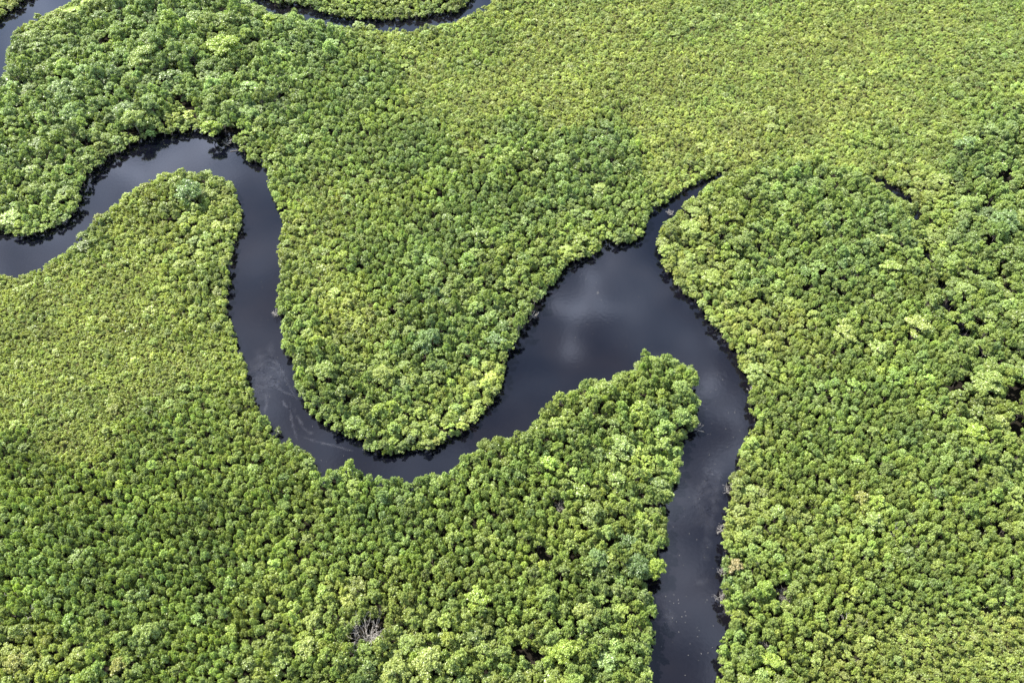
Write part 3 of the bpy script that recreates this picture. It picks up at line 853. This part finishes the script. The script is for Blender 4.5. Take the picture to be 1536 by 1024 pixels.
# foam lines and scum drifting on the river
fm, N, L = new_mat('foam')
out = N.new('ShaderNodeOutputMaterial')
df = N.new('ShaderNodeBsdfDiffuse'); df.inputs['Color'].default_value = (.42, .42, .45, 1)
tp = N.new('ShaderNodeBsdfTransparent'); mx = N.new('ShaderNodeMixShader')
tc = N.new('ShaderNodeTexCoord'); nz = N.new('ShaderNodeTexNoise'); nz.inputs['Scale'].default_value = .4; nz.inputs['Detail'].default_value = 7
L.new(tc.outputs['Object'], nz.inputs['Vector'])
ed = N.new('ShaderNodeAttribute'); ed.attribute_name = 'edge'
mr = N.new('ShaderNodeMapRange'); mr.inputs['From Min'].default_value = .35; mr.inputs['From Max'].default_value = .75
mr.inputs['To Min'].default_value = 0; mr.inputs['To Max'].default_value = .16
L.new(nz.outputs['Fac'], mr.inputs['Value'])
ml = N.new('ShaderNodeMath'); ml.operation = 'MULTIPLY'
L.new(mr.outputs[0], ml.inputs[0]); L.new(ed.outputs['Fac'], ml.inputs[1])
L.new(ml.outputs[0], mx.inputs[0]); L.new(tp.outputs[0], mx.inputs[1]); L.new(df.outputs[0], mx.inputs[2]); L.new(mx.outputs[0], out.inputs[0])
FOAM = [([(384,556),(392,546),(404,540),(414,545),(424,560),(434,574),(442,588)], .5),
        ([(386,562),(394,552),(405,550),(416,556),(424,566),(432,576),(440,590),(446,600)], .45),
        ([(402,575),(413,576),(420,583),(427,588),(436,592),(444,596)], .55), ([(411,580),(420,585),(428,589)], .4),
        ([(410,536),(419,548),(425,558),(430,570)], .4), ([(436,600),(436,618),(440,640),(446,660)], .5), ([(440,612),(448,628),(458,645),(470,650)], .6),
        ([(398,590),(400,606),(396,620)], .6), ([(455,655),(475,662),(500,668),(530,676)], .5), ([(424,600),(428,608),(436,612)], .5),
        ([(388,590),(384,560),(396,530),(414,525)], 1.4), ([(400,600),(398,575),(410,560),(428,575)], 1.6), ([(1082,690),(1074,705),(1066,730),(1056,760),(1050,790)], .9), ([(1078,705),(1076,735),(1070,765),(1066,800)], .7),
        ([(1043,872),(1056,872),(1062,866)], .5), ([(1060,700),(1050,730),(1040,760)], .6), ([(1000,905),(1006,930),(996,950)], .7), ([(1058,760),(1062,800),(1056,840)], .6)]
V, Q, EDG = [], [], []
for fi, (pl, wd) in enumerate(FOAM):
    P = [Vector((*ground_at(px, py, .012), .012)) for px, py in pl]
    dense = []
    for i in range(len(P) - 1):
        p0, p1, p2, p3 = P[max(i - 1, 0)], P[i], P[i + 1], P[min(i + 2, len(P) - 1)]
        for k in range(8):
            u = k / 8
            dense.append(.5 * ((2 * p1) + (p2 - p0) * u + (2 * p0 - 5 * p1 + 4 * p2 - p3) * u * u + (3 * p1 - p0 - 3 * p2 + p3) * u ** 3))
    dense.append(P[-1])
    b = len(V); m = len(dense)
    faint = .38 if fi < 10 else .2
    wd *= 2.2 if fi < 10 else 5
    for i, p in enumerate(dense):
        d = (dense[min(i + 1, m - 1)] - dense[max(i - 1, 0)]).normalized(); s = Vector((-d.y, d.x, 0))
        taper = math.sin(PI * (i + .3) / (m - .4)) ** .5
        for f, e in ((-1, 0), (0, 1), (1, 0)):
            V.append(p + s * f * wd * .5 * (1 + .3 * math.sin(i * 1.3))); EDG.append(e * taper * faint)
    for i in range(m - 1):
        for k in range(2):
            Q.append([b + i * 3 + k, b + i * 3 + k + 1, b + i * 3 + k + 4, b + i * 3 + k + 3])
me = mesh_from('foam_streaks', V, Q, [fm])
a = me.attributes.new('edge', 'FLOAT', 'POINT'); a.data.foreach_set('value', np.array(EDG, np.float32))
o = bpy.data.objects.new('foam_streaks', me); COL.objects.link(o)
o['label'] = 'thin whitish foam streaks curling on the dark river surface'; o['category'] = 'foam'; o['kind'] = 'stuff'

lf = Geo(); pts = []
r = np.random.default_rng(3)
while len(pts) < 110:
    q = r.random()
    if q < .62: px, py = r.uniform(985, 1110), r.uniform(560, 1024)
    elif q < .9: px, py = r.uniform(380, 560), r.uniform(420, 700)
    else: px, py = r.uniform(860, 1000), r.uniform(400, 560)
    if look(water_core, np.array([px]), np.array([py]))[0]:
        pts.append((*ground_at(px, py, .02), .02))
for _ in range(9): pts.append((*ground_at(897 + r.normal(0, 2), 438 + r.normal(0, 2), .02), .02))
lf.leaves(pts, np.tile([0, 0, 1.0], (len(pts), 1)), .075)
o = bpy.data.objects.new('floating_leaves', lf.build('floating_leaves', plain('dry_leaf', (.26, .24, .2), .7))); COL.objects.link(o)
o['label'] = 'scattered pale leaves drifting on the dark river water'; o['category'] = 'leaves'; o['kind'] = 'stuff'

# ------------------------------------------------------------------ sky, clouds and sun
SUN_EL, SUN_AZ = math.radians(56), math.radians(-62)               # azimuth clockwise from +Y (away from the camera)
w = bpy.data.worlds.new('World'); scene.world = w; w.use_nodes = True
N, L = w.node_tree.nodes, w.node_tree.links
N.clear()
out = N.new('ShaderNodeOutputWorld'); bgn = N.new('ShaderNodeBackground'); bgn.inputs['Strength'].default_value = .11
sky = N.new('ShaderNodeTexSky'); sky.sky_type = 'NISHITA'; sky.sun_disc = False
sky.sun_elevation = SUN_EL; sky.sun_rotation = SUN_AZ
tc = N.new('ShaderNodeTexCoord')
sep = N.new('ShaderNodeSeparateXYZ'); L.new(tc.outputs['Generated'], sep.inputs[0])
mxz = N.new('ShaderNodeMath'); mxz.operation = 'MAXIMUM'; mxz.inputs[1].default_value = .08; L.new(sep.outputs['Z'], mxz.inputs[0])
dv = N.new('ShaderNodeVectorMath'); dv.operation = 'DIVIDE'
cb = N.new('ShaderNodeCombineXYZ'); [L.new(mxz.outputs[0], cb.inputs[i]) for i in range(3)]
L.new(tc.outputs['Generated'], dv.inputs[0]); L.new(cb.outputs[0], dv.inputs[1])     # direction on a flat cloud layer
nz = N.new('ShaderNodeTexNoise'); nz.inputs['Scale'].default_value = 4.6; nz.inputs['Detail'].default_value = 8; nz.inputs['Roughness'].default_value = .6; nz.inputs['Distortion'].default_value = 1.2
L.new(dv.outputs[0], nz.inputs['Vector'])
rp = N.new('ShaderNodeMapRange'); rp.interpolation_type = 'SMOOTHSTEP'
rp.inputs['From Min'].default_value = .40; rp.inputs['From Max'].default_value = .74
rp.inputs['To Max'].default_value = .5
L.new(nz.outputs['Fac'], rp.inputs['Value'])
wn = N.new('ShaderNodeTexNoise'); wn.inputs['Scale'].default_value = 8.5; wn.inputs['Detail'].default_value = 6
L.new(dv.outputs[0], wn.inputs['Vector'])
wv = N.new('ShaderNodeVectorMath'); wv.operation = 'MULTIPLY_ADD'
L.new(wn.outputs['Color'], wv.inputs[0]); wv.inputs[1].default_value = (.5, .5, 0); L.new(dv.outputs[0], wv.inputs[2])
cover = rp.outputs[0]
# brighter cloud heads: place in the sky (east, north, on a layer of height one), width, thickness
CLOUDS = [(.129, .904, .045, 1.1), (.142, .865, .04, .6), (.175, .95, .12, .35), (.292, .80, .05, 1.0), (.257, .755, .04, .9), (.303, .682, .045, .9), (.248, .555, .06, .6), (.275, .60, .03, .7), (.207, .444, .07, .55), (.20, .36, .05, .5),
          (-.355, .777, .06, .7), (-.347, .682, .05, .4), (-.30, .62, .05, .4), (-.704, 1.27, .07, .8), (-.58, 1.27, .08, .7), (-.65, 1.20, .05, .5), (-.798, 1.05, .1, .5), (-.117, .627, .1, .3)]
for (cx_, cy_, cr_, ct_) in CLOUDS:
    ds = N.new('ShaderNodeVectorMath'); ds.operation = 'DISTANCE'; ds.inputs[1].default_value = (cx_ + .25, cy_ + .25, 1)
    L.new(wv.outputs[0], ds.inputs[0])
    fo = N.new('ShaderNodeMapRange'); fo.interpolation_type = 'SMOOTHSTEP'
    fo.inputs['From Min'].default_value = cr_ * 1.3; fo.inputs['From Max'].default_value = 0; fo.inputs['To Max'].default_value = ct_ * 1.45
    L.new(ds.outputs['Value'], fo.inputs['Value'])
    ad = N.new('ShaderNodeMath'); ad.operation = 'ADD'; L.new(cover, ad.inputs[0]); L.new(fo.outputs[0], ad.inputs[1])
    cover = ad.outputs[0]
mixc = N.new('ShaderNodeMix'); mixc.data_type = 'RGBA'
mixc.clamp_factor = False; L.new(cover, mixc.inputs['Factor']); L.new(sky.outputs[0], mixc.inputs['A']); mixc.inputs['B'].default_value = (10.8, 12.2, 16, 1)
L.new(mixc.outputs['Result'], bgn.inputs['Color']); L.new(bgn.outputs[0], out.inputs[0])

sd = bpy.data.lights.new('sun', 'SUN'); sd.energy = 4.6; sd.angle = math.radians(.6); sd.color = (1, .97, .92)
so = bpy.data.objects.new('sun', sd); COL.objects.link(so)
dirv = Vector((math.sin(SUN_AZ) * math.cos(SUN_EL), math.cos(SUN_AZ) * math.cos(SUN_EL), math.sin(SUN_EL)))
so.rotation_euler = dirv.to_track_quat('Z', 'Y').to_euler()
so.location = dirv * 500

scene.view_settings.view_transform = 'Standard'
scene.view_settings.look = 'None'
scene.view_settings.exposure = 1.76
scene.view_settings.gamma = 1
scene.render.engine = 'CYCLES'
scene.cycles.max_bounces = 6
